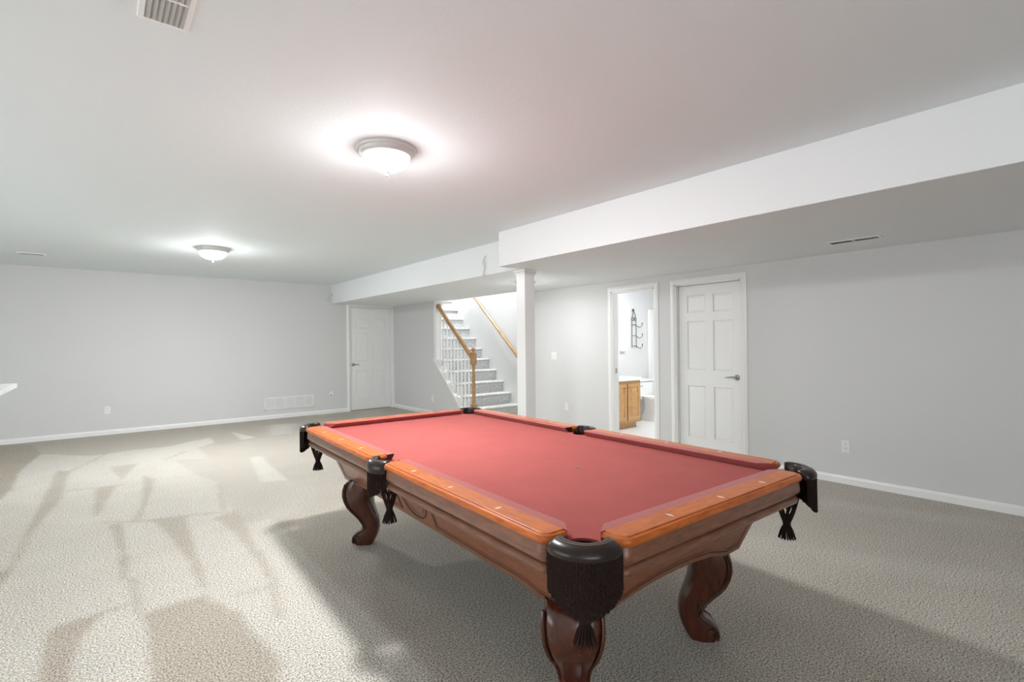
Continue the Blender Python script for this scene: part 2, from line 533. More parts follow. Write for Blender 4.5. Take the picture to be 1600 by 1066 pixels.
# baseboards
def baseboard(name, p0, p1, h=0.075, d=0.014):
    p0, p1 = Vector((*p0, 0)), Vector((*p1, 0))
    t = (p1 - p0).normalized()
    n = Vector((-t.y, t.x, 0))
    prof = [(0, 0), (d, 0), (d, h * .72), (d * .75, h * .84), (d * .35, h * .95), (0, h)]
    secs = [[tuple(p + n * a + Vector((0, 0, z))) for a, z in prof] for p in (p0, p1)]
    return struct(MB().loft(secs).build(name, M['white']))
baseboard('baseboard_right', (XW, YB), (XW, D1[0] - .06))
baseboard('baseboard_right_middle', (XW, D1[1] + .06), (XW, D2[0] - .06))
baseboard('baseboard_right_end', (XW, D2[1] + .06), (XW, YE))
baseboard('baseboard_far', (D3[0] - .06, YF), (XL, YF))
baseboard('baseboard_stair', (XS, yb + .12), (XS, YF))

b = MB().box(XW + T, XW + T + .05, D1[0] - .3, D1[1] + .04, 0, 2.5)  # unseen panel behind the closed door, added to stop light leaking round it
b.box(XW + T - .02, XW + T, D1[0] - .1, D1[0] - .02, 0, 2.5)
struct(b.build('wall_light_stop', M['wall']))
struct(MB().box(D3[0] - .2, D3[1] + .2, YF + T, YF + T + .05, 0, 2.5).build('wall_light_stop_far', M['wall']))  # same added light stop behind the far door
# ------------------------------------------------------------------ column
t = struct(empty('column', (3.748, 4.285, 0)), 'white square column under the end of the soffit', 'column')
MB().box(-.073, .073, -.073, .073, 0, ZS - .001).build('shaft', M['white'], t, bevel=.004)
b = MB()
for r, z0, z1 in ((.080, ZS - .062, ZS - .045), (.087, ZS - .045, ZS - .026), (.096, ZS - .026, ZS - .001)):
    b.box(-r, r, -r, r, z0, z1)
b.build('capital', M['white'], t, bevel=.003)
b = MB().box(-.086, .086, -.086, .086, 0, .075)
b.build('plinth', M['white'], t, bevel=.004)

# ------------------------------------------------------------------ doors
def panel_mesh(w, h):
    """raised panel: bevelled field, front at -y"""
    b = MB()
    rings = [(0, .0), (.008, .007), (.028, .0), (.034, .0)]
    secs = []
    for ins, dep in [(0, 0.006), (.006, 0.0005), (.012, 0.006), (.034, 0.0)]:
        secs.append([(ins, -.006 + dep, ins), (w - ins, -.006 + dep, ins), (w - ins, -.006 + dep, h - ins), (ins, -.006 + dep, h - ins)])
    b.loft(secs)
    return b
def make_door(name, width, height, handle_side, label, root_loc, rz, casing_top=True, recess=0.03, casing_sides=(1, 1)):
    """door in local frame: x along the wall, front at -y, opening from x=0 to width"""
    root = struct(empty(name, root_loc, rz), label, 'door')
    cw = 0.060
    prof = [(0, 0), (0.0, -.010), (.010, -.016), (.030, -.018), (.046, -.012), (cw, -.009), (cw, 0)]
    b = MB()
    for s, use in zip((-1, 1), casing_sides):
        if not use:
            continue
        secs = []
        for zt, mit in ((0, 0), (height, 1)):
            row = []
            for a, d in prof:
                x = -a if s < 0 else width + a
                row.append((x, d, zt + (a if mit else 0)))
            secs.append(row)
        b.loft(secs)
    if casing_top:
        secs = []
        for s in (-1, 1):
            secs.append([((-a if s < 0 else width + a), d, height + a) for a, d in prof])
        b.loft(secs)
    b.build('casing', M['white'], root)
    b = MB()
    b.box(0, .016, -.004, T, 0, height)
    b.box(width - .016, width, -.004, T, 0, height)
    b.box(0, width, -.004, T, height - .016, height)
    b.build('jamb', M['white'], root)
    return root
def add_slab(root, width, height, handle_side, y0):
    """six panel slab with its front face at y0"""
    x0, x1, h = .019, width - .019, height - .02
    w = x1 - x0
    th = .035
    st, mid = .11 * w / .78, .10 * w / .78
    pw = (w - 2 * st - mid) / 2
    rows = [(.22, .83), (1.02, 1.60), (1.70, 1.91)]
    b = MB()
    b.box(x0, x1, y0 + .012, y0 + th, .012, h)
    f = y0
    b.box(x0, x0 + st, f, y0 + .012, .012, h)
    b.box(x1 - st, x1, f, y0 + .012, .012, h)
    b.box(x0 + st + pw, x0 + st + pw + mid, f, y0 + .012, .012, h)
    zr = [.012] + [z for r in rows for z in r] + [h]
    for i in range(0, len(zr), 2):
        for xa in (x0 + st, x0 + st + pw + mid):
            b.box(xa, xa + pw, f, y0 + .012, zr[i], zr[i + 1])
    slab = b.build('slab', M['white'], root)
    cache = {}
    for r in rows:
        for xa in (x0 + st, x0 + st + pw + mid):
            hh = round(r[1] - r[0], 4)
            if hh not in cache:
                cache[hh] = panel_mesh(pw, hh).build('panel', M['white'], slab, loc=(xa, y0 + .012, r[0]))
            else:
                copy_obj(cache[hh], 'panel', slab, (xa, y0 + .012, r[0]))
    hx = x0 + .065 if handle_side < 0 else x1 - .065
    hd = MB()
    hd.lathe([(.001, 0), (.032, 0), (.032, -.006), (.024, -.012), (.013, -.016), (.011, -.045), (.001, -.047)], 20, (hx, y0, .95), 'y')
    d = 1 if handle_side < 0 else -1
    hd.tube([(hx - d * .008, y0 - .043, .952), (hx + d * .03, y0 - .046, .956), (hx + d * .075, y0 - .045, .952), (hx + d * .118, y0 - .043, .946)], [.010, .010, .008, .005], 10)
    hd.build('handle', M['nickel'], root, smooth=True)['label'] = 'satin nickel lever handle'
    hg = MB()
    return slab
# right wall doors face -x: local x -> -Y, local -y -> -X   (rz = -90 deg: x->-Y, y->+X)
d1 = make_door('door_1', D1[1] - D1[0], DH, 1, 'closed white six panel door in the right wall with lever handle', (XW, D1[1], 0), -PI / 2)
add_slab(d1, D1[1] - D1[0], DH, 1, 0.055)
d2 = make_door('door_2', D2[1] - D2[0], DH, 1, 'open white cased doorway into the bathroom', (XW, D2[1], 0), -PI / 2)
b = MB().box(.016, .020, .05, .085, .93, 1.0)
b.build('strike_plate', M['nickel'], d2)
d3 = make_door('door_3', D3[1] - D3[0], 2.15, -1, 'white six panel door in the far corner partly hidden by the beam', (D3[0], YF, 0), 0.0, casing_sides=(1, 0))
add_slab(d3, D3[1] - D3[0], 2.15, -1, 0.03)
MB().box(D3[1], XS, YF - .015, YF, 0, 2.18).build('side_casing', M['white'], d3).matrix_parent_inverse = Matrix.Translation((-D3[0], -YF, 0))

# ------------------------------------------------------------------ staircase
RISE, SL = 0.2113, 0.925
RUN = RISE / SL
YN = lambda k: 8.446 + (RISE * k - CAM_H) / SL          # nosing of tread k (k = 1..)
stairs = struct(empty('staircase', (XS, YN(1), 0)), 'grey carpeted staircase climbing away behind the column', 'stairs')
off = Vector((XS, YN(1), 0))
def step_mesh():
    b = MB()
    prof = [(0.03, -RISE), (0.03, -.05), (0.012, -.042), (0.0, -.026), (0.004, -.008), (.018, 0.0), (RUN + .035, 0.0), (RUN + .035, -RISE)]
    x0, x1 = .035, XR - XS
    secs = []
    N = 14
    rnd = random.Random(2)
    for i in range(N + 1):
        x = x0 + (x1 - x0) * i / N
        j = rnd.uniform(-.003, .003)
        secs.append([(x, y + (j if 0 < k < 5 else 0), z + (j * .6 if 2 <= k < 6 else 0)) for k, (y, z) in enumerate(prof)])
    b.loft(secs)
    return b
first = None
for k in range(1, 15):
    loc = (0, YN(k) - YN(1), RISE * k)
    if first is None:
        first = step_mesh().build('step', M['stair'], stairs, smooth=50, loc=loc)
    else:
        copy_obj(first, 'step', stairs, loc)
# white open skirt with cut-outs for the treads
pts = [(YN(1) - .02, .001)]
k = 1
while YN(k) < YP:
    pts.append((YN(k) + .01, RISE * (k - 1) + .001 if k > 1 else .001))
    pts.append((YN(k) + .01, RISE * k - .012))
    k += 1
pts.append((YP, RISE * (k - 1) - .012))
pts = pts[1:]
pts += [(YP, SK(YP)), (yb, .001)]
b = MB().prism([(y - off.y, z) for y, z in pts], lambda y, z, t: (-.022 + t * .055, y, z))
# lower edge moulding
q = [(yb - off.y, .0), (yb - off.y + .05, 0.0), (YP - off.y, SK(YP) - .045), (YP - off.y, SK(YP))]
b.prism(q, lambda y, z, t: (-.032 + t * .03, y, z))
b.build('skirt_board', M['white'], stairs)
# white end trim of the wall
b = MB().box(-.018, .118, YP - off.y - .075, YP - off.y, SK(YP) - .05, ZS)
b.build('wall_end_trim', M['white'], stairs)

rail = tag(empty('stair_railing', (5.02, 7.12, 0)), 'oak stair handrail with turned newel and white balusters', 'railing')
def HZ(y):
    return 1.193 + 0.875 * (y - 7.249)
b = MB()
N = 12
secs = []
prof = [(-.022, -.030), (.022, -.030), (.026, -.012), (.030, .006), (.024, .024), (.010, .032), (-.010, .032), (-.024, .024), (-.030, .006), (-.026, -.012)]
for y in (7.14, YP - .085):
    secs.append([(a * 1.2, y - 7.12, HZ(y) + c * 1.3) for a, c in prof])
b.loft(secs)
b.build('handrail', M['oakrail'], rail, smooth=60)
b = MB().lathe([(.001, 0), (.052, 0), (.052, -.010), (.040, -.018), (.001, -.02)], 20, (0, YP - .076 - 7.12, HZ(YP - .08)), 'y')
b.build('rosette', M['oakrail'], rail, smooth=True)
b = MB()
b.box(-.042, .042, -.042, .042, 0.0, .30)
prof = [(.042, .30), (.040, .315), (.028, .325), (.034, .34), (.030, .355), (.036, .37), (.026, .39), (.031, .45), (.030, .60), (.026, .80), (.023, .93), (.030, .945), (.024, .96), (.036, .985), (.040, 1.0)]
b.lathe(prof, 18)
b.box(-.040, .040, -.040, .040, 1.0, 1.20)
b.lathe([(.040, 1.20), (.030, 1.21), (.018, 1.222), (.030, 1.238), (.036, 1.255), (.034, 1.275), (.020, 1.292), (.001, 1.297)], 18)
b.build('newel_post', M['oakrail'], rail, smooth=50)
kk = 1
n_b = 0
while True:
    done = False
    for fr in (.06, .06 + RUN / 2):
        y = YN(kk) + fr
        if y > YP - .09:
            done = True
            break
        if y < 7.20:
            continue
        z0, z1 = RISE * kk, HZ(y) - .028
        b = MB()
        hh = z1 - z0
        b.box(-.019, .019, -.019, .019, 0, .17)
        b.lathe([(.019, .17), (.013, .185), (.018, .20), (.014, .23), (.018, .33), (.014, hh)], 8)
        b.build('baluster', M['white'], rail, smooth=50, loc=(0, y - 7.12, z0))
        n_b += 1
    if done:
        break
    kk += 1

wr = tag(empty('wall_handrail', (6.05, 7.2, 0)), 'round oak handrail on brackets along the stairwell wall', 'handrail')
b = MB()
R0, R1 = Vector((0, -.25, .93)), Vector((0, 1.285, 2.286))
dirn = (R1 - R0).normalized()
b.tube([R0, R0 + dirn * .6, R0 + dirn * 1.2, R1 + dirn * .3], .026, 12)
b.build('rail', M['oakrail'], wr, smooth=True)
for s in (.35, 1.86):
    p = R0 + dirn * s
    b = MB()
    b.tube([(p.x, p.y, p.z - .02), (p.x + .01, p.y, p.z - .06), (p.x + .04, p.y, p.z - .07), (p.x + .068, p.y, p.z - .07)], .007, 8)
    b.lathe([(.001, .069), (.028, .069), (.028, .062), (.001, .06)], 14, (p.x, p.y, p.z - .07), 'x')
    b.build('bracket', M['iron'], wr, smooth=True)

# ------------------------------------------------------------------ ceiling lights
def ceiling_light(loc, label, strength, s=1.0, group='flush dome ceiling lights'):
    t = tag(empty('ceiling_light', loc), label, 'ceiling light', group)
    b = MB()
    prof = [(.178, -.001), (.180, -.010), (.176, -.018), (.164, -.022), (.162, -.030), (.156, -.040), (.147, -.048), (.138, -.048), (.138, -.001)]
    b.lathe([(r * s, z) for r, z in prof], 48)
    b.build('rim', M['rim'], t, smooth=35)
    R = .142 * s
    prof = []
    for i in range(13):
        a = PI / 2 * i / 12
        prof.append((max(.002, R * math.cos(a)), -.046 - .088 * s * math.sin(a)))
    MB().lathe(prof, 40).build('glass_dome', emit('lit_opal_glass', (0.97, 0.99, 1.0), strength), t, smooth=60)
    z = -.046 - .088 * s
    MB().lathe([(.003, z + .004), (.024, z + .002), (.022, z - .006), (.010, z - .012), (.005, z - .018), (.009, z - .022), (.010, z - .027), (.006, z - .033), (.001, z - .034)], 16).build('finial', M['finial'], t, smooth=True)
    return t
ceiling_light((1.372, 2.842, ZC), 'larger looking white dome ceiling light above the pool table', LAMP_MAIN)
ceiling_light((1.10, 7.02, ZC), 'smaller looking white dome ceiling light nearer the far wall', LAMP_FAR, 1.05)
ceiling_light((5.66, 8.0, 5.2), 'dome ceiling light high in the stairwell', LAMP_STAIR, 1.1)
ceiling_light((4.45, 5.085, ZS), 'dome ceiling light at the foot of the stairs hidden behind the column', LAMP_FOOT, 0.75)
ceiling_light((6.7, 4.3, 2.44), 'dome ceiling light inside the bathroom', LAMP_BATH)

# ------------------------------------------------------------------ vents
def register(name, label, lx, ly, loc, n, rows, along, m_l, flip=1, fr=.42):
    """ceiling register in the xy plane facing down; louvers run along the given axis"""
    t = tag(empty(name, loc), label, 'vent')
    b = MB()
    f = .020
    ring = lambda e, z: [(-lx / 2 + e, -ly / 2 + e, z), (lx / 2 - e, -ly / 2 + e, z), (lx / 2 - e, ly / 2 - e, z), (-lx / 2 + e, ly / 2 - e, z)]
    b.loft([ring(0, -.0005), ring(.003, -.007), ring(f - .004, -.010), ring(f, -.0095), ring(f, -.0005)], cap=False)
    b.build('frame', M['white'], t)
    MB().box(-lx / 2 + f, lx / 2 - f, -ly / 2 + f, ly / 2 - f, -.0025, -.0015).build('throat', M['ventdark'], t)
    w = (lx if along == 'y' else ly) - 2 * f
    ln = (ly if along == 'y' else lx) - 2 * f
    sl = None
    for i in range(n):
        c = -w / 2 + w * (i + .5) / n
        p = w / n
        if sl is None:
            pr = [(-p * fr, -.0035), (p * fr, -.0095), (p * fr, -.0105), (-p * fr, -.0045)]
            b = MB()
            if along == 'y':
                b.prism(pr, lambda a, z, k: (a * flip, -ln / 2 + k * ln, z))
            else:
                b.prism(pr, lambda a, z, k: (-ln / 2 + k * ln, a * flip, z))
            sl = b.build('louver', m_l, t, loc=((c, 0, 0) if along == 'y' else (0, c, 0)))
        else:
            copy_obj(sl, 'louver', t, (c, 0, 0) if along == 'y' else (0, c, 0))
    for r in range(1, rows):
        q = -ln / 2 + ln * r / rows
        b = MB()
        if along == 'y':
            b.box(-w / 2, w / 2, q - .005, q + .005, -.011, -.003)
        else:
            b.box(q - .005, q + .005, -w / 2, w / 2, -.011, -.003)
        b.build('divider', M['white'], t)
    return t
register('ceiling_register', 'white ceiling air register cut off by the top edge above the carpet', .158, .36, (.196, 2.055, ZC), 7, 2, 'y', M['ventgrey'], 1, .56)
register('ceiling_register', 'small white ceiling air register by the far wall', .26, .13, (-.62, 8.72, ZC), 4, 1, 'x', M['ventgrey'])
register('soffit_register', 'narrow white air register in the soffit underside', .13, .38, (4.815, 1.39, ZS), 3, 2, 'y', M['ventgrey'], -1, .2)
# return grille on the far wall
g = tag(empty('return_grille', (2.826, YF, .282)), 'long white return air grille with five sections low on the far wall', 'vent')
gw, gh = .89, .235
b = MB()
for a in ((-gw / 2, gw / 2, -gh / 2, -gh / 2 + .022), (-gw / 2, gw / 2, gh / 2 - .022, gh / 2)):
    b.box(a[0], a[1], -.010, -.0005, a[2], a[3])
for i in range(6):
    x = -gw / 2 + .011 + (gw - .022) * i / 5
    b.box(x - .011, x + .011, -.010, -.0005, -gh / 2, gh / 2)
b.build('frame', M['white'], g, bevel=.002)
MB().box(-gw / 2 + .01, gw / 2 - .01, -.002, -.0008, -gh / 2 + .01, gh / 2 - .01).build('throat', M['ventgrey'], g)
lv = None
for i in range(5):
    xa = -gw / 2 + .011 + (gw - .022) * (i + .5) / 5
    if lv is None:
        b = MB()
        for j in range(10):
            z = -gh / 2 + .03 + (gh - .06) * j / 9
            b.prism([(-.0025, z + .007), (-.008, z - .005), (-.009, z - .004), (-.0035, z + .008)], lambda y, zz, k: (-.078 + k * .156, y, zz))
        lv = b.build('louver_bank', M['white'], g, loc=(xa, 0, 0))
    else:
        copy_obj(lv, 'louver_bank', g, (xa, 0, 0))

# ------------------------------------------------------------------ outlets and switches (plate faces local -y)
def wall_plate(name, label, cat, loc, rz, kind, w=.072, h=.116):
    t = tag(empty(name, loc, rz), label, cat)
    MB().box(-w / 2, w / 2, -.006, -.0005, -h / 2, h / 2).build('plate', M['plate'], t, bevel=.002)
    if kind == 'outlet':
        for z in (-.022, .022):
            b = MB().lathe([(.001, -.0085), (.016, -.0085), (.017, -.006), (.017, -.005)], 16, (0, 0, z), 'y')
            so = b.build('socket', M['plate'], t)
            b = MB()
            for x in (-.006, .006):
                b.box(x - .0012, x + .0012, -.0092, -.0084, z + .001, z + .009)
            b.box(-.002, .002, -.0092, -.0084, z - .009, z - .005)
            b.build('slot', M['slot'], so)
    elif kind == 'switch':
        for x in (-.023, .023):
            MB().box(x - .006, x + .006, -.014, -.006, -.012, .010).build('toggle', M['plate'], t, bevel=.001)
    elif kind == 'coax':
        MB().lathe([(.001, -.016), (.005, -.016), (.005, -.006)], 10, (0, 0, .012), 'y').build('jack', M['nickel'], t)
        MB().box(-.010, .010, -.0075, -.0058, -.035, -.012).build('socket', M['slot'], t)
    return t
wall_plate('wall_outlet', 'white outlet low on the far wall left of the grille', 'outlet', (.13, YF, .383), 0, 'outlet')
wall_plate('cable_jack_plate', 'white jack plate on the far wall between the grille and the corner door', 'wall plate', (3.612, YF, .375), 0, 'coax')
wall_plate('wall_outlet', 'white outlet on the wall beside the stairs', 'outlet', (XS, 8.435, .31), -PI / 2, 'outlet')
wall_plate('wall_outlet', 'white outlet on the right wall between column and bathroom doorway', 'outlet', (XW, 5.30, .404), -PI / 2, 'outlet')
wall_plate('wall_outlet', 'white outlet on the right wall past the pool table', 'outlet', (XW, 1.658, .352), -PI / 2, 'outlet')
wall_plate('light_switch', 'white double light switch right of the column', 'switch', (XW, 5.561, 1.16), -PI / 2, 'switch', .116, .116)

# loose speaker wires on the beam
def wires(label, pts_list, cat='wire'):
    t = tag(empty('speaker_wire', pts_list[0][0]), label, cat)
    o = Vector(pts_list[0][0])
    for p in pts_list:
        q = [Vector(a) - o for a in p]
        # smooth
        r = []
        for i in range(len(q) - 1):
            p0, p1, p2, p3 = q[max(i - 1, 0)], q[i], q[i + 1], q[min(i + 2, len(q) - 1)]
            for s in range(5):
                u = s / 5
                r.append(.5 * ((2 * p1) + (p2 - p0) * u + (2 * p0 - 5 * p1 + 4 * p2 - p3) * u * u + (3 * p1 - p0 - 3 * p2 + p3) * u ** 3))
        r.append(q[-1])
        MB().tube(r, .0035, 6).build('strand', M['wire'], t, smooth=True)
    return t
xb = XB - .004
wires('twisted pale speaker wire hanging on the beam face next to the column', [
    [(xb, 4.86, 2.42), (xb - .012, 4.875, 2.36), (xb - .006, 4.86, 2.30), (xb - .014, 4.885, 2.24), (xb - .008, 4.875, 2.19), (xb - .012, 4.86, 2.165)],
    [(xb, 4.86, 2.42), (xb - .008, 4.90, 2.37), (xb - .014, 4.895, 2.31), (xb - .006, 4.87, 2.26), (xb - .012, 4.90, 2.20), (xb - .010, 4.92, 2.185)]])
wires('bundle of loose wires in the far corner of the beam', [
    [(xb, 9.99, 2.40), (xb - .02, 9.96, 2.35), (xb - .07, 9.98, 2.29), (xb - .11, 10.0, 2.245)],
    [(xb, 9.99, 2.40), (xb - .015, 9.95, 2.33), (xb - .02, 9.96, 2.25), (xb + .01, 9.94, 2.17)],
    [(xb, 9.99, 2.40), (xb - .03, 9.97, 2.33), (xb - .05, 9.99, 2.25)]])

# ------------------------------------------------------------------ bar counter at the left edge
t = tag(empty('bar_counter', (-.84, 4.7, 0)), 'white bar countertop end poking in at the left edge', 'counter')
MB().box(-.30, .297, -1.7, 1.553, 1.012, 1.05).build('countertop', M['counter'], t, bevel=.004)
MB().box(-.26, -.10, -1.65, 1.30, 0, 1.011).build('base_wall', M['wall'], t)

# ------------------------------------------------------------------ bathroom
BX0, BX1, BY0, BY1 = XW + T, 8.5, 3.50, 5.45
b = MB().box(BX0, BX1, BY1, BY1 + .1, 0, 2.5)
b.box(BX1, BX1 + .1, BY0, BY1 + .1, 0, 2.5)
b.box(BX0, BX1 + .1, BY0 - .1, BY0, 0, 2.5)
struct(b.build('wall_bathroom', M['wall']))
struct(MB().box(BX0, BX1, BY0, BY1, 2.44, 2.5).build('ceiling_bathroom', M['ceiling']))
struct(MB().box(XW + .03, BX1, BY0, BY1, -.02, .004).build('floor_bathroom', M['tile']))
v = tag(empty('vanity_cabinet', (6.355, 4.9, .004)), 'golden oak vanity cabinet with white top inside the bathroom', 'cabinet')
b = MB()
b.box(-.37, .345, 0.0, .545, .09, .745)
b.build('body', M['oak'], v)
MB().box(-.37, .30, .05, .53, 0, .09).build('toe_kick', M['oak'], v)
MB().box(-.385, .36, -.025, .548, .746, .79).build('countertop', M['counter'], v, bevel=.006)
MB().box(-.385, .36, .53, .548, .79, .86).build('backsplash', M['counter'], v)
dm = None
for xa, kx in ((-.33, .275), (.015, .035)):
    b = MB()
    w_, h_ = .31, .575
    secs = []
    for ins, dep in [(0, 0), (0, -.018), (.055, -.018), (.060, -.010), (.066, -.010), (.10, -.017)]:
        secs.append([(ins, dep, ins), (w_ - ins, dep, ins), (w_ - ins, dep, h_ - ins), (ins, dep, h_ - ins)])
    b.loft(secs)
    dr = b.build('cabinet_door', M['oak'], v, loc=(xa, 0, .125))
    MB().lathe([(.001, -.044), (.012, -.042), (.016, -.036), (.012, -.028), (.006, -.024), (.006, -.017)], 14, (kx + (.0), 0, .525), 'y').build('knob', M['oak'], dr, smooth=True)
# toilet: faces -y
tl = tag(empty('toilet', (7.32, BY1 - .02, .004)), 'white toilet beside the vanity inside the bathroom', 'toilet')
b = MB()
secs = []
for z, w_, d0, d1 in ((.36, .19, -.19, -.02), (.40, .205, -.20, -.01), (.66, .215, -.20, -.005), (.67, .21, -.195, -.01)):
    secs.append([(-w_, d0, z), (w_, d0, z), (w_, d1, z), (-w_, d1, z)])
b.loft(secs)
b.build('tank', M['porcelain'], tl, bevel=.02)
MB().box(-.23, .23, -.215, 0, .671, .705).build('tank_lid', M['porcelain'], tl, bevel=.008)
def oval(cx, cy, rx, ry, z, n=24):
    return [(cx + rx * math.cos(2 * PI * k / n), cy + ry * math.sin(2 * PI * k / n), z) for k in range(n)]
b = MB().loft([oval(0, -.30, .11, .20, 0), oval(0, -.30, .105, .19, .08), oval(0, -.32, .09, .16, .18), oval(0, -.38, .13, .20, .27), oval(0, -.42, .18, .245, .35), oval(0, -.42, .185, .25, .385)])
b.build('bowl', M['porcelain'], tl, smooth=60)
MB().loft([oval(0, -.42, .185, .25, .386), oval(0, -.42, .19, .255, .40), oval(0, -.42, .185, .25, .412)]).build('seat', M['porcelain'], tl, smooth=40)
MB().loft([oval(0, -.41, .188, .25, .413), oval(0, -.41, .19, .252, .424), oval(0, -.41, .15, .21, .436)]).build('seat_lid', M['porcelain'], tl, smooth=40)
MB().tube([(-.215, -.21, .60), (-.16, -.225, .60), (-.13, -.225, .595)], .008, 8).build('flush_lever', M['nickel'], tl)
# iron hook rack
hr = tag(empty('hook_rack', (7.26, BY1, 1.24)), 'dark iron scroll rack with three hooks on the bathroom wall', 'rack')
b = MB()
y = -.03
for x in (-.06, .06):
    b.tube([(x, y, .02), (x, y, .25), (x, y, .50)], .006, 6)
b.build('frame', M['iron'], hr)
b = MB()
b.tube([(-.06, y, .50), (-.045, y, .57), (0, y, .66), (.045, y, .57), (.06, y, .50)], .006, 6)
b.lathe([(.001, -.03), (.02, -.028), (.026, -.018), (.02, -.006), (.001, -.0005)], 12, (0, 0, .675), 'y')
for s in (-1, 1):
    b.tube([(s * (.035 + .026 * math.cos(a)), y, .52 + .03 * math.sin(a)) for a in [i * .6 for i in range(12)]], .007, 6)
b.build('hanger', M['iron'], hr, smooth=True)
for z in (.05, .23, .42):
    b = MB()
    b.tube([(-.06, y, z), (.06, y, z)], .006, 6)
    b.tube([(.06, y, z), (.085, y - .02, z - .035), (.12, y - .04, z - .045), (.155, y - .05, z - .02), (.165, y - .052, z + .02)], .006, 6)
    b.lathe([(.001, -.011), (.009, -.008), (.012, 0), (.009, .008), (.001, .011)], 8, (.165, y - .052, z + .025))
    b.build('hook', M['iron'], hr, smooth=True)
tp = tag(empty('paper_holder', (6.95, BY1, 1.21)), 'small white holder on the bathroom wall above the vanity', 'holder')
MB().box(-.05, .05, -.012, -.0005, -.03, .03).build('plate', M['plate'], tp, bevel=.004)
MB().tube([(-.06, -.04, 0), (.06, -.04, 0)], .014, 10).build('bar', M['plate'], tp, smooth=True)
sh = tag(empty('shower_surround', (8.05, BY1, 0)), 'white moulded shower surround beside the toilet', 'shower')
b = MB()
b.box(-.37, .44, -.05, -.001, .40, 1.95)
b.build('back_panel', M['porcelain'], sh, bevel=.012)
MB().box(-.30, .40, -.058, -.05, .46, 1.88).build('inset_panel', M['white'], sh, bevel=.004)

# ------------------------------------------------------------------ pool table
TH = -0.0405
table = tag(empty('pool_table', (1.778, 2.280, 0), TH), 'pool table with red cloth, cherry rails and fringed leather pockets', 'pool table')
PW, PL = .602, 1.275        # half of the playing field
CD = .045                   # cushion depth
UM = .092                   # wood rail depth
ZT, ZB = .80, .765
CC = (PW + .030, PL + .030)  # corner pocket centre
CR = .063
SC, SR = PW + .065, .058    # side pocket
# bed with pocket holes
def bed_outline():
    ex, ey = PW + .05, PL + .05
    dx = math.sqrt(CR ** 2 - (ey - CC[1]) ** 2)
    a0 = math.atan2(ey - CC[1], -dx)           # on the short edge
    a1 = math.atan2(-dx, ex - CC[0])           # on the long edge
    sd = math.sqrt(SR ** 2 - (SC - ex) ** 2)
    q = []
    # quadrant +x+y walking from the side pocket up to the corner, then left
    b0 = math.atan2(sd, ex - SC)
    side = [(SC + SR * math.cos(PI - (PI - b0) * i / 6), SR * math.sin(PI - (PI - b0) * i / 6)) for i in range(7)]
    a1p = a1 + 2 * PI if a1 < 0 else a1
    arc = [(CC[0] + CR * math.cos(a1p + (a0 - a1p) * i / 12), CC[1] + CR * math.sin(a1p + (a0 - a1p) * i / 12)) for i in range(13)]
    q1 = side + arc
    out = list(q1)
    out += [(-x, y) for x, y in reversed(q1)][:-1]
    out += [(-x, -y) for x, y in q1]
    out += [(x, -y) for x, y in reversed(q1)][:-1]
    return out
o_ = bed_outline()
bed = MB().prism(o_, lambda a, c, t: (a, c, ZB - .03 + t * .03)).build('bed', M['cloth'], table)
bed['label'] = 'faded red cloth playing surface'
for yy, lab in ((-PL / 2, 1), (PL / 2, 2)):
    b = MB()
    if lab == 1:
        b.lathe([(.012, ZB), (.012, ZB + .0008), (.001, ZB + .0009)], 14, (0, yy, 0))
    else:
        for dx in (-.012, .012):
            b.lathe([(.006, ZB), (.006, ZB + .0008), (.001, ZB + .0009)], 10, (dx, yy, 0))
    b.build('spot_marker', M['chalk'], bed)
# dark slate core under the bed so nothing shows through
MB().box(-.56, .56, -1.17, 1.17, .66, .734).build('slate_core', M['groove'], table)

def rail_path(length):
    """plan outline of a rail: along x from 0 to length, outward +y"""
    R = .050
    p = [(0, 0.0, (-1, 0)), (0, UM - R, (-1, 0))]
    for i in range(1, 9):
        a = PI - PI / 2 * i / 8
        p.append((R + R * math.cos(a), UM - R + R * math.sin(a), (math.cos(a), math.sin(a))))
    n = 6
    for i in range(1, n):
        p.append((R + (length - 2 * R) * i / n, UM, (0, 1)))
    for i in range(0, 9):
        a = PI / 2 - PI / 2 * i / 8
        p.append((length - R + R * math.cos(a), UM - R + R * math.sin(a), (math.cos(a), math.sin(a))))
    p.append((length, 0.0, (1, 0)))
    return p
CAP = [(-.019, .800), (-.0175, .7995), (-.0165, .7960), (-.0140, .7955), (-.0115, .7968), (-.006, .7955), (-.0018, .7905), (0, .784), (-.002, .777), (-.007, .771), (-.012, .768)]
SKIRT = [(-.012, .7682), (-.011, .757), (-.0085, .744), (-.0075, .733), (-.010, .724), (-.016, .717), (-.028, .713), (-.030, .707), (-.022, .703), (-.017, .696), (-.016, .688), (-.021, .678), (-.033, .670), (-.046, .664)]
def rail_parts(length):
    path = rail_path(length)
    cap = MB()
    secs = [[(x + n[0] * u, y + n[1] * u, z) for x, y, n in path] for u, z in CAP]
    cap.loft(secs, cap=False, closed=False)
    top = secs[0]
    cap.add(top, [tuple(range(len(top)))])
    cap.add([(p[0], p[1], .735) for p in (top[0], top[-1])] + [(top[-1][0], 0, .8), (top[0][0], 0, .8)], [(0, 1, 2, 3)])
    sk = MB()
    secs = [[(x + n[0] * u, max(y + n[1] * u, 0.0), z) for x, y, n in path] for u, z in SKIRT]
    # tuck the underside back to the cabinet
    secs.append([(x + n[0] * -.046, 0.0, .662) for x, y, n in path])
    sk.loft(secs, cap=False, closed=False)
    # ends closed behind
    return cap, sk
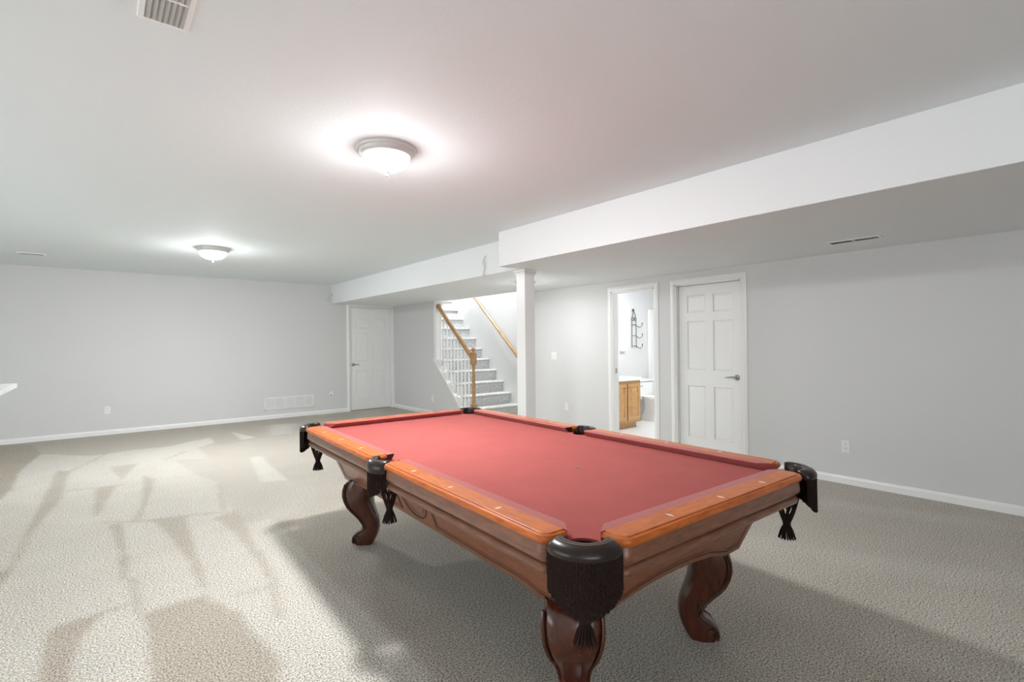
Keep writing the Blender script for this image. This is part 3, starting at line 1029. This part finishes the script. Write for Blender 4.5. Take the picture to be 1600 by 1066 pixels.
def cushion(length, c0, c1):
    """c0/c1: how far the nose stops short of the back at each end; nose at y=-CD"""
    prof = [(0, .800), (-.022, .7995), (-.0425, .7985), (-.0445, .7970), (-CD, .7950), (-.026, .771), (-.020, ZB + .0005), (0, ZB + .0005)]
    secs = []
    for side in (0, 1):
        row = []
        for y, z in prof:
            k = -y / CD
            x = c0 * k if side == 0 else length - c1 * k
            row.append((x, y, z))
        secs.append(row)
    return MB().loft(secs)
def diamond():
    return MB().add([(-.0055, 0, 0), (0, -.0165, 0), (.0055, 0, 0), (0, .0165, 0), (-.0055, 0, .0012), (0, -.0165, .0012), (.0055, 0, .0012), (0, .0165, .0012)],
                    [(4, 5, 6, 7), (0, 1, 5, 4), (1, 2, 6, 5), (2, 3, 7, 6), (3, 0, 4, 7)])
gapc, gaps = .024, .070
# end rails
LE = 2 * (PW - gapc)
LLg = PL - gapc - gaps
dia = {}
def make_rail(length, kinds, loc, rz, c0, c1, sights):
    cap, sk = rail_parts(length)
    cap_m, sk_m = kinds
    r = cap.build('rail', cap_m, table, smooth=30, loc=loc, rz=rz)
    sk.build('rail_skirt', sk_m, r, smooth=28)
    cushion(length, c0, c1).build('cushion', M['cushion'], r, smooth=20)
    for end, c in ((0, c0), (1, c1)):
        if c < .03:     # dark facing at the side pockets
            fp = MB()
            for_ = [(0, .800), (-.0425, .7985), (-CD, .7950), (-.026, .771), (0, ZB + .0005)]
            sec = []
            for dd in (0.0004, .005):
                sec.append([((c * -y / CD - dd) if end == 0 else (length - c * -y / CD + dd), y, z - .0012) for y, z in for_])
            fp.loft(sec).build('cushion_facing', M['leather'], r)
    for s in sights:
        diamond().build('sight', M['pearl'], r, loc=(s, .043, ZT))
    return r
sp = PL / 4
# materials use object space: local x runs along every rail
kk_ = (M['railtop_x'], M['skirt_x'])
esp = PW / 2
es = [LE / 2 - esp, LE / 2, LE / 2 + esp]
# near end rail: outward is -y  -> rotate 180
make_rail(LE, kk_, (LE / 2, -(PL + CD), 0), PI, .062, .062, es)
make_rail(LE, kk_, (-LE / 2, PL + CD, 0), 0, .062, .062, es)
# long rails, outward -x: rotate +90 (x -> y, y -> -x)
s_lo = [sp * k - gaps for k in (1, 2, 3)]
make_rail(LLg, kk_, (-(PW + CD), gaps, 0), PI / 2, .018, .062, s_lo)
make_rail(LLg, kk_, (-(PW + CD), -(PL - gapc), 0), PI / 2, .062, .018, [LLg - s for s in s_lo])
# outward +x: rotate -90 (x -> -y, y -> x)
make_rail(LLg, kk_, (PW + CD, PL - gapc, 0), -PI / 2, .062, .018, [LLg - s for s in s_lo])
make_rail(LLg, kk_, (PW + CD, -gaps, 0), -PI / 2, .018, .062, s_lo)

# pockets (local frame: outward direction = +x)
def fringe_mb(r, span, n, z0, len_mid, len_side, rs):
    b = MB()
    rnd = random.Random(5)
    for i in range(n):
        u = -1 + 2 * i / (n - 1)
        a = span * u
        ln = len_mid + (len_side - len_mid) * abs(u) ** 1.3 + rnd.uniform(-.003, .003)
        cx, cy = r * math.cos(a), r * math.sin(a)
        rings = 26
        ph = rnd.uniform(0, 6)
        secs = []
        swx, swy = rnd.uniform(-.0012, .0012), rnd.uniform(-.0012, .0012)
        for j in range(rings + 1):
            t = j / rings
            tw = ph + t * ln / .0085 * PI
            sec = []
            for k in range(6):
                p = 2 * PI * k / 6
                rad = rs * (1 + .38 * math.cos(2 * (p - tw)))
                sec.append((cx + swx * t + rad * math.cos(p), cy + swy * t + rad * math.sin(p), z0 - ln * t))
            secs.append(sec)
        b.loft(secs)
    return b
def leather_mb(prof, span, seg=30, taper=.0):
    b = MB()
    secs = []
    for i in range(seg + 1):
        a = -span + 2 * span * i / seg
        e = max(0, abs(a) - (span - .22)) / .22
        sec = []
        for r, z in prof:
            r0 = prof[0][0]
            rr = r0 + (r - r0) * (1 - .55 * e * e)
            sec.append((rr * math.cos(a), rr * math.sin(a), z))
        secs.append(sec)
    return b.loft(secs)
def net_mb(r0, z0, z1, r1):
    b = MB()
    for s in (-1, 1):
        for i in range(9):
            pts = []
            for j in range(9):
                t = j / 8
                a = 2 * PI * i / 9 + s * t * 1.4
                r = r0 + (r1 - r0) * (t ** 1.7)
                pts.append((r * math.cos(a), r * math.sin(a), z0 + (z1 - z0) * t))
            b.tube(pts, .0042, 5)
    b.lathe([(.010, z1 + .012), (.017, z1 + .004), (.017, z1 - .008), (.010, z1 - .016)], 10)
    return b
def tassel_mb(z1, ln):
    b = MB()
    for i in range(34):
        a = 2 * PI * i / 17
        q = .6 if i >= 17 else 1
        r0, r1 = .010 * q, .034 * q
        b.tube([(r0 * math.cos(a), r0 * math.sin(a), z1), ((r0 + .6 * (r1 - r0)) * math.cos(a), (r0 + .6 * (r1 - r0)) * math.sin(a), z1 - ln * .5), (r1 * math.cos(a), r1 * math.sin(a), z1 - ln)], .0028, 5)
    return b
LP = [(CR, .7970), (CR + .003, .8015), (CR + .014, .8035), (CR + .032, .8015), (CR + .046, .7945), (CR + .054, .785), (CR + .056, .775), (CR + .054, .766), (CR + .049, .764), (CR + .043, .772), (CR + .004, .755), (CR, .757)]
SP_ = [(SR, .7975), (SR + .004, .8025), (SR + .018, .804), (SR + .032, .8005), (SR + .043, .791), (SR + .049, .778), (SR + .050, .760), (SR + .047, .745), (SR + .042, .744), (SR + .036, .760), (SR + .004, .755), (SR, .757)]
proto = {}
def pocket(kind, loc, rz):
    if kind not in proto:
        pr, span, r = (LP, 1.30, CR) if kind == 'corner' else (SP_, 1.18, SR)
        p = leather_mb(pr, span).build('pocket', M['leather'], table, smooth=50, loc=loc, rz=rz)
        ro = pr[7][0] - .003
        sub = []
        if kind == 'corner':
            sub.append(fringe_mb(ro, 1.16, 46, .768, .165, .105, .0033).build('fringe', M['fringe'], p))
        else:
            sub.append(fringe_mb(ro, .95, 26, .752, .125, .085, .0033).build('fringe', M['fringe'], p))
        sub[-1]['kind'] = 'stuff'
        n = net_mb(r - .004, .752, .555, .013).build('net', M['fringe'], p, smooth=True)
        n['kind'] = 'stuff'
        sub.append(n)
        ts = tassel_mb(.548, .065).build('tassel', M['fringe'], p)
        ts['kind'] = 'stuff'
        sub.append(ts)
        # liner: dark leather cup wall just below the bed edge
        b = MB()
        secs = []
        for rr, z in ((r - .001, .757), (r - .003, .70), (r - .012, .665)):
            secs.append([(rr * math.cos(2 * PI * k / 28), rr * math.sin(2 * PI * k / 28), z) for k in range(28)])
        b.loft(secs, cap=False)
        sub.append(b.build('liner', M['leather'], p, smooth=True))
        b = MB()
        R_ = pr[3][0] - .006
        for i in range(46):
            a = -span * .86 + 2 * span * .86 * i / 45
            c, s = math.cos(a), math.sin(a)
            z = pr[3][1] + .0022
            b.tube([(R_ * c + .0022 * s, R_ * s - .0022 * c, z), (R_ * c - .0022 * s, R_ * s + .0022 * c, z)], .0009, 4)
        st = b.build('stitching', M['stitch'], p)
        st['kind'] = 'stuff'
        sub.append(st)
        proto[kind] = (p, sub)
        return p
    p0_, sub = proto[kind]
    p = copy_obj(p0_, 'pocket', table, loc, rz)
    for s in sub:
        c = copy_obj(s, s.name.split('.')[0], p)
    return p
for sx in (-1, 1):
    for sy in (-1, 1):
        pocket('corner', (sx * CC[0], sy * CC[1], 0), math.atan2(sy, sx))
for sx in (-1, 1):
    pocket('side', (sx * SC, 0, 0), 0 if sx > 0 else PI)

# cabinet boards: taper inwards towards the floor
ZT1, ZT0 = .664, .425
CT, CB = (.580, 1.245), (.490, 1.160)
def cab_board(is_end):
    half_t, half_b = (CT[0], CB[0]) if is_end else (CT[1], CB[1])
    # lower outline (s from -1..1 of the bottom half, z)
    L_ = half_b
    if is_end:
        low = [(-L_, ZT0), (-L_ + .10, ZT0 - .004), (-L_ + .17, ZT0 + .012), (-L_ + .25, ZT0 + .032), (-.12, ZT0 + .046), (0, ZT0 + .050), (.12, ZT0 + .046), (L_ - .25, ZT0 + .032), (L_ - .17, ZT0 + .012), (L_ - .10, ZT0 - .004), (L_, ZT0)]
    else:
        low = [(-L_, ZT0), (-L_ + .22, ZT0 - .002), (-L_ + .30, ZT0 + .014), (-L_ + .36, ZT0 + .018), (0, ZT0 + .018), (L_ - .36, ZT0 + .018), (L_ - .30, ZT0 + .014), (L_ - .22, ZT0 - .002), (L_, ZT0)]
    return low
def board_point(is_end, s, z, out=0.0):
    """point on the outer face: s along the side, z height; returns local (along, outward, z)"""
    t = (z - ZT0) / (ZT1 - ZT0)
    (dep_t, dep_b) = (CT[1], CB[1]) if is_end else (CT[0], CB[0])
    (ht, hb) = (CT[0], CB[0]) if is_end else (CT[1], CB[1])
    return (s * (hb + (ht - hb) * t) / hb, dep_b + (dep_t - dep_b) * t + out, z)
def line_strip(b, is_end, pts, wdt, o0, o1, closed=True):
    """flat ribbon following pts on the board face"""
    n = len(pts)
    P = [Vector(board_point(is_end, s, z)) for s, z in pts]
    if closed:
        P.append(P[0])
    for i in range(len(P) - 1):
        a, c = P[i], P[i + 1]
        d = (c - a)
        if d.length < 1e-6:
            continue
        d.normalize()
        nrm = Vector((0, 1, -.28)).normalized()
        w = d.cross(nrm).normalized() * wdt / 2
        a2, c2 = a - d * wdt * .4, c + d * wdt * .4
        vs = []
        for q in (a2, c2):
            for sgn in (-1, 1):
                for oo in (o0, o1):
                    vs.append(q + w * sgn + nrm * oo)
        b.add(vs, [(0, 1, 3, 2), (4, 6, 7, 5), (0, 4, 5, 1), (2, 3, 7, 6), (1, 5, 7, 3), (0, 2, 6, 4)])
for is_end, rz, loc in ((True, PI, 0), (True, 0, 0), (False, PI / 2, 0), (False, -PI / 2, 0)):
    low = cab_board(is_end)
    hb = CB[0] if is_end else CB[1]
    outer = [board_point(is_end, s, z) for s, z in low]
    upper = [board_point(is_end, s, ZT1) for s, z in low]
    b = MB()
    inn = Vector((0, -.022, 0))
    n = len(low)
    vs = [Vector(p) for p in outer] + [Vector(p) for p in upper] + [Vector(p) + inn for p in outer] + [Vector(p) + inn for p in upper]
    fs = []
    for i in range(n - 1):
        fs += [(i, i + 1, n + i + 1, n + i), (2 * n + i + 1, 2 * n + i, 3 * n + i, 3 * n + i + 1), (i, 2 * n + i, 2 * n + i + 1, i + 1), (n + i, n + i + 1, 3 * n + i + 1, 3 * n + i)]
    fs += [(0, n, 3 * n, 2 * n), (n - 1, 3 * n - 1, 4 * n - 1, 2 * n - 1)]
    b.add(vs, fs)
    bd = b.build('cabinet_board', M['cabinet'], table, rz=rz)
    gb = MB()
    bb = MB()
    if is_end:
        pts = [(s * .93, z + .028) for s, z in low] + [(hb * .93, ZT1 - .03), (-hb * .93, ZT1 - .03)]
        line_strip(gb, True, pts, .0105, -.002, .0012)
        pts2 = [(s * .915, z + .036) for s, z in low] + [(hb * .915, ZT1 - .03), (-hb * .915, ZT1 - .03)]
        line_strip(bb, True, pts2, .006, -.001, .003)
    else:
        for s0, s1 in ((-hb * .95, -.185), (.185, hb * .95)):
            seg = [(s, z) for s, z in low if s0 - 1e-6 <= s <= s1 + 1e-6]
            zz0 = np.interp([s0, s1], [p[0] for p in low], [p[1] for p in low])
            seg = [(s0, zz0[0])] + seg + [(s1, zz0[1])]
            pts = [(s, z + .030) for s, z in seg] + [(s1, ZT1 - .03), (s0, ZT1 - .03)]
            line_strip(gb, False, pts, .0105, -.002, .0012)
            c_ = (s0 + s1) / 2
            pts2 = [(c_ + (s - c_) * .965, z + .038) for s, z in seg] + [(c_ + (s1 - c_) * .965, ZT1 - .03), (c_ + (s0 - c_) * .965, ZT1 - .03)]
            line_strip(bb, False, pts2, .006, -.001, .003)
        # carved swag ornament in the middle
        for sc in (1.0, .78):
            pts = [(.13 * sc * math.sin(a), ZT0 + .145 - .095 * sc * math.cos(a)) for a in [(-1 + 2 * i / 14) * 1.75 for i in range(15)]]
            line_strip(gb if sc == 1 else bb, False, pts, .008, -.002, .0025, closed=False)
        for sg in (-1, 1):
            pts = [(sg * (.118 - .020 * math.cos(a)), ZT0 + .168 + .020 * math.sin(a)) for a in [i * .55 for i in range(11)]]
            line_strip(gb, False, pts, .008, -.002, .003, closed=False)
    gb.build('panel_groove', M['groove'], bd)
    bb.build('panel_bead', M['bead'], bd)

# cabriole legs: local x = outward along the diagonal
OUT = [(.448, .085), (.425, .118), (.385, .131), (.348, .134), (.31, .127), (.27, .113), (.24, .092), (.214, .067), (.18, .039), (.147, .0185), (.121, .012), (.105, .022), (.09, .046), (.072, .068), (.054, .080), (.033, .084), (.013, .078), (0, .064)]
INN = [(.448, -.060), (.425, -.058), (.385, -.049), (.348, -.044), (.31, -.042), (.27, -.050), (.24, -.060), (.214, -.072), (.18, -.086), (.147, -.092), (.121, -.093), (.105, -.092), (.09, -.089), (.072, -.084), (.054, -.077), (.033, -.067), (.013, -.055), (0, -.045)]
WID = [(.448, .205), (.40, .214), (.35, .212), (.31, .198), (.27, .176), (.23, .150), (.18, .122), (.13, .106), (.08, .104), (.04, .108), (.0, .100)]
def legw(z):
    zs_, ws = [p[0] for p in WID][::-1], [p[1] for p in WID][::-1]
    return float(np.interp(z, zs_, ws))
def make_leg():
    b = MB()
    secs = []
    for (z, ro), (_, ri) in zip(OUT, INN):
        w = legw(z) / 2
        c, hx = (ro + ri) / 2, (ro - ri) / 2
        sec = []
        for k in range(24):
            a = 2 * PI * k / 24
            ca, sa = math.cos(a), math.sin(a)
            e = .55
            sec.append((c + hx * math.copysign(abs(ca) ** e, ca), w * math.copysign(abs(sa) ** e, sa) * (1.0 if ca > -.2 else .86), z))
        secs.append(sec)
    b.loft(secs)
    return b
leg0 = None
def leg_beads():
    g_, b_ = MB(), MB()
    for sg in (-1, 1):
        p1, p2 = [], []
        for (z, ro), (_, ri) in zip(OUT[1:-1], INN[1:-1]):
            w = legw(z) / 2
            ins = .030 if z > .1 else .022
            p1.append((ro - ins, sg * (w * .985), z))
            p2.append((ro - ins + .011, sg * (w * .985), z))
        # scroll at the foot
        g_.tube(p1, .0042, 6)
        b_.tube(p2, .0065, 6)
        sc = [(.038 + .022 * math.cos(a) * (1 - .07 * i), sg * .053, .045 + .022 * math.sin(a) * (1 - .07 * i)) for i, a in enumerate([j * .6 for j in range(11)])]
        g_.tube(sc, .0035, 5)
    return g_, b_
leg_ = None
for sx in (-1, 1):
    for sy in (-1, 1):
        loc, rz = (sx * .40, sy * 1.015, 0), math.atan2(sy, sx)
        if leg_ is None:
            leg_ = make_leg().build('leg', M['legwood'], table, smooth=40, loc=loc, rz=rz)
            g_, b_ = leg_beads()
            gg = g_.build('leg_groove', M['groove'], leg_, smooth=True)
            bb_ = b_.build('leg_bead', M['legwood'], leg_, smooth=True)
        else:
            l2 = copy_obj(leg_, 'leg', table, loc, rz)
            copy_obj(gg, 'leg_groove', l2)
            copy_obj(bb_, 'leg_bead', l2)
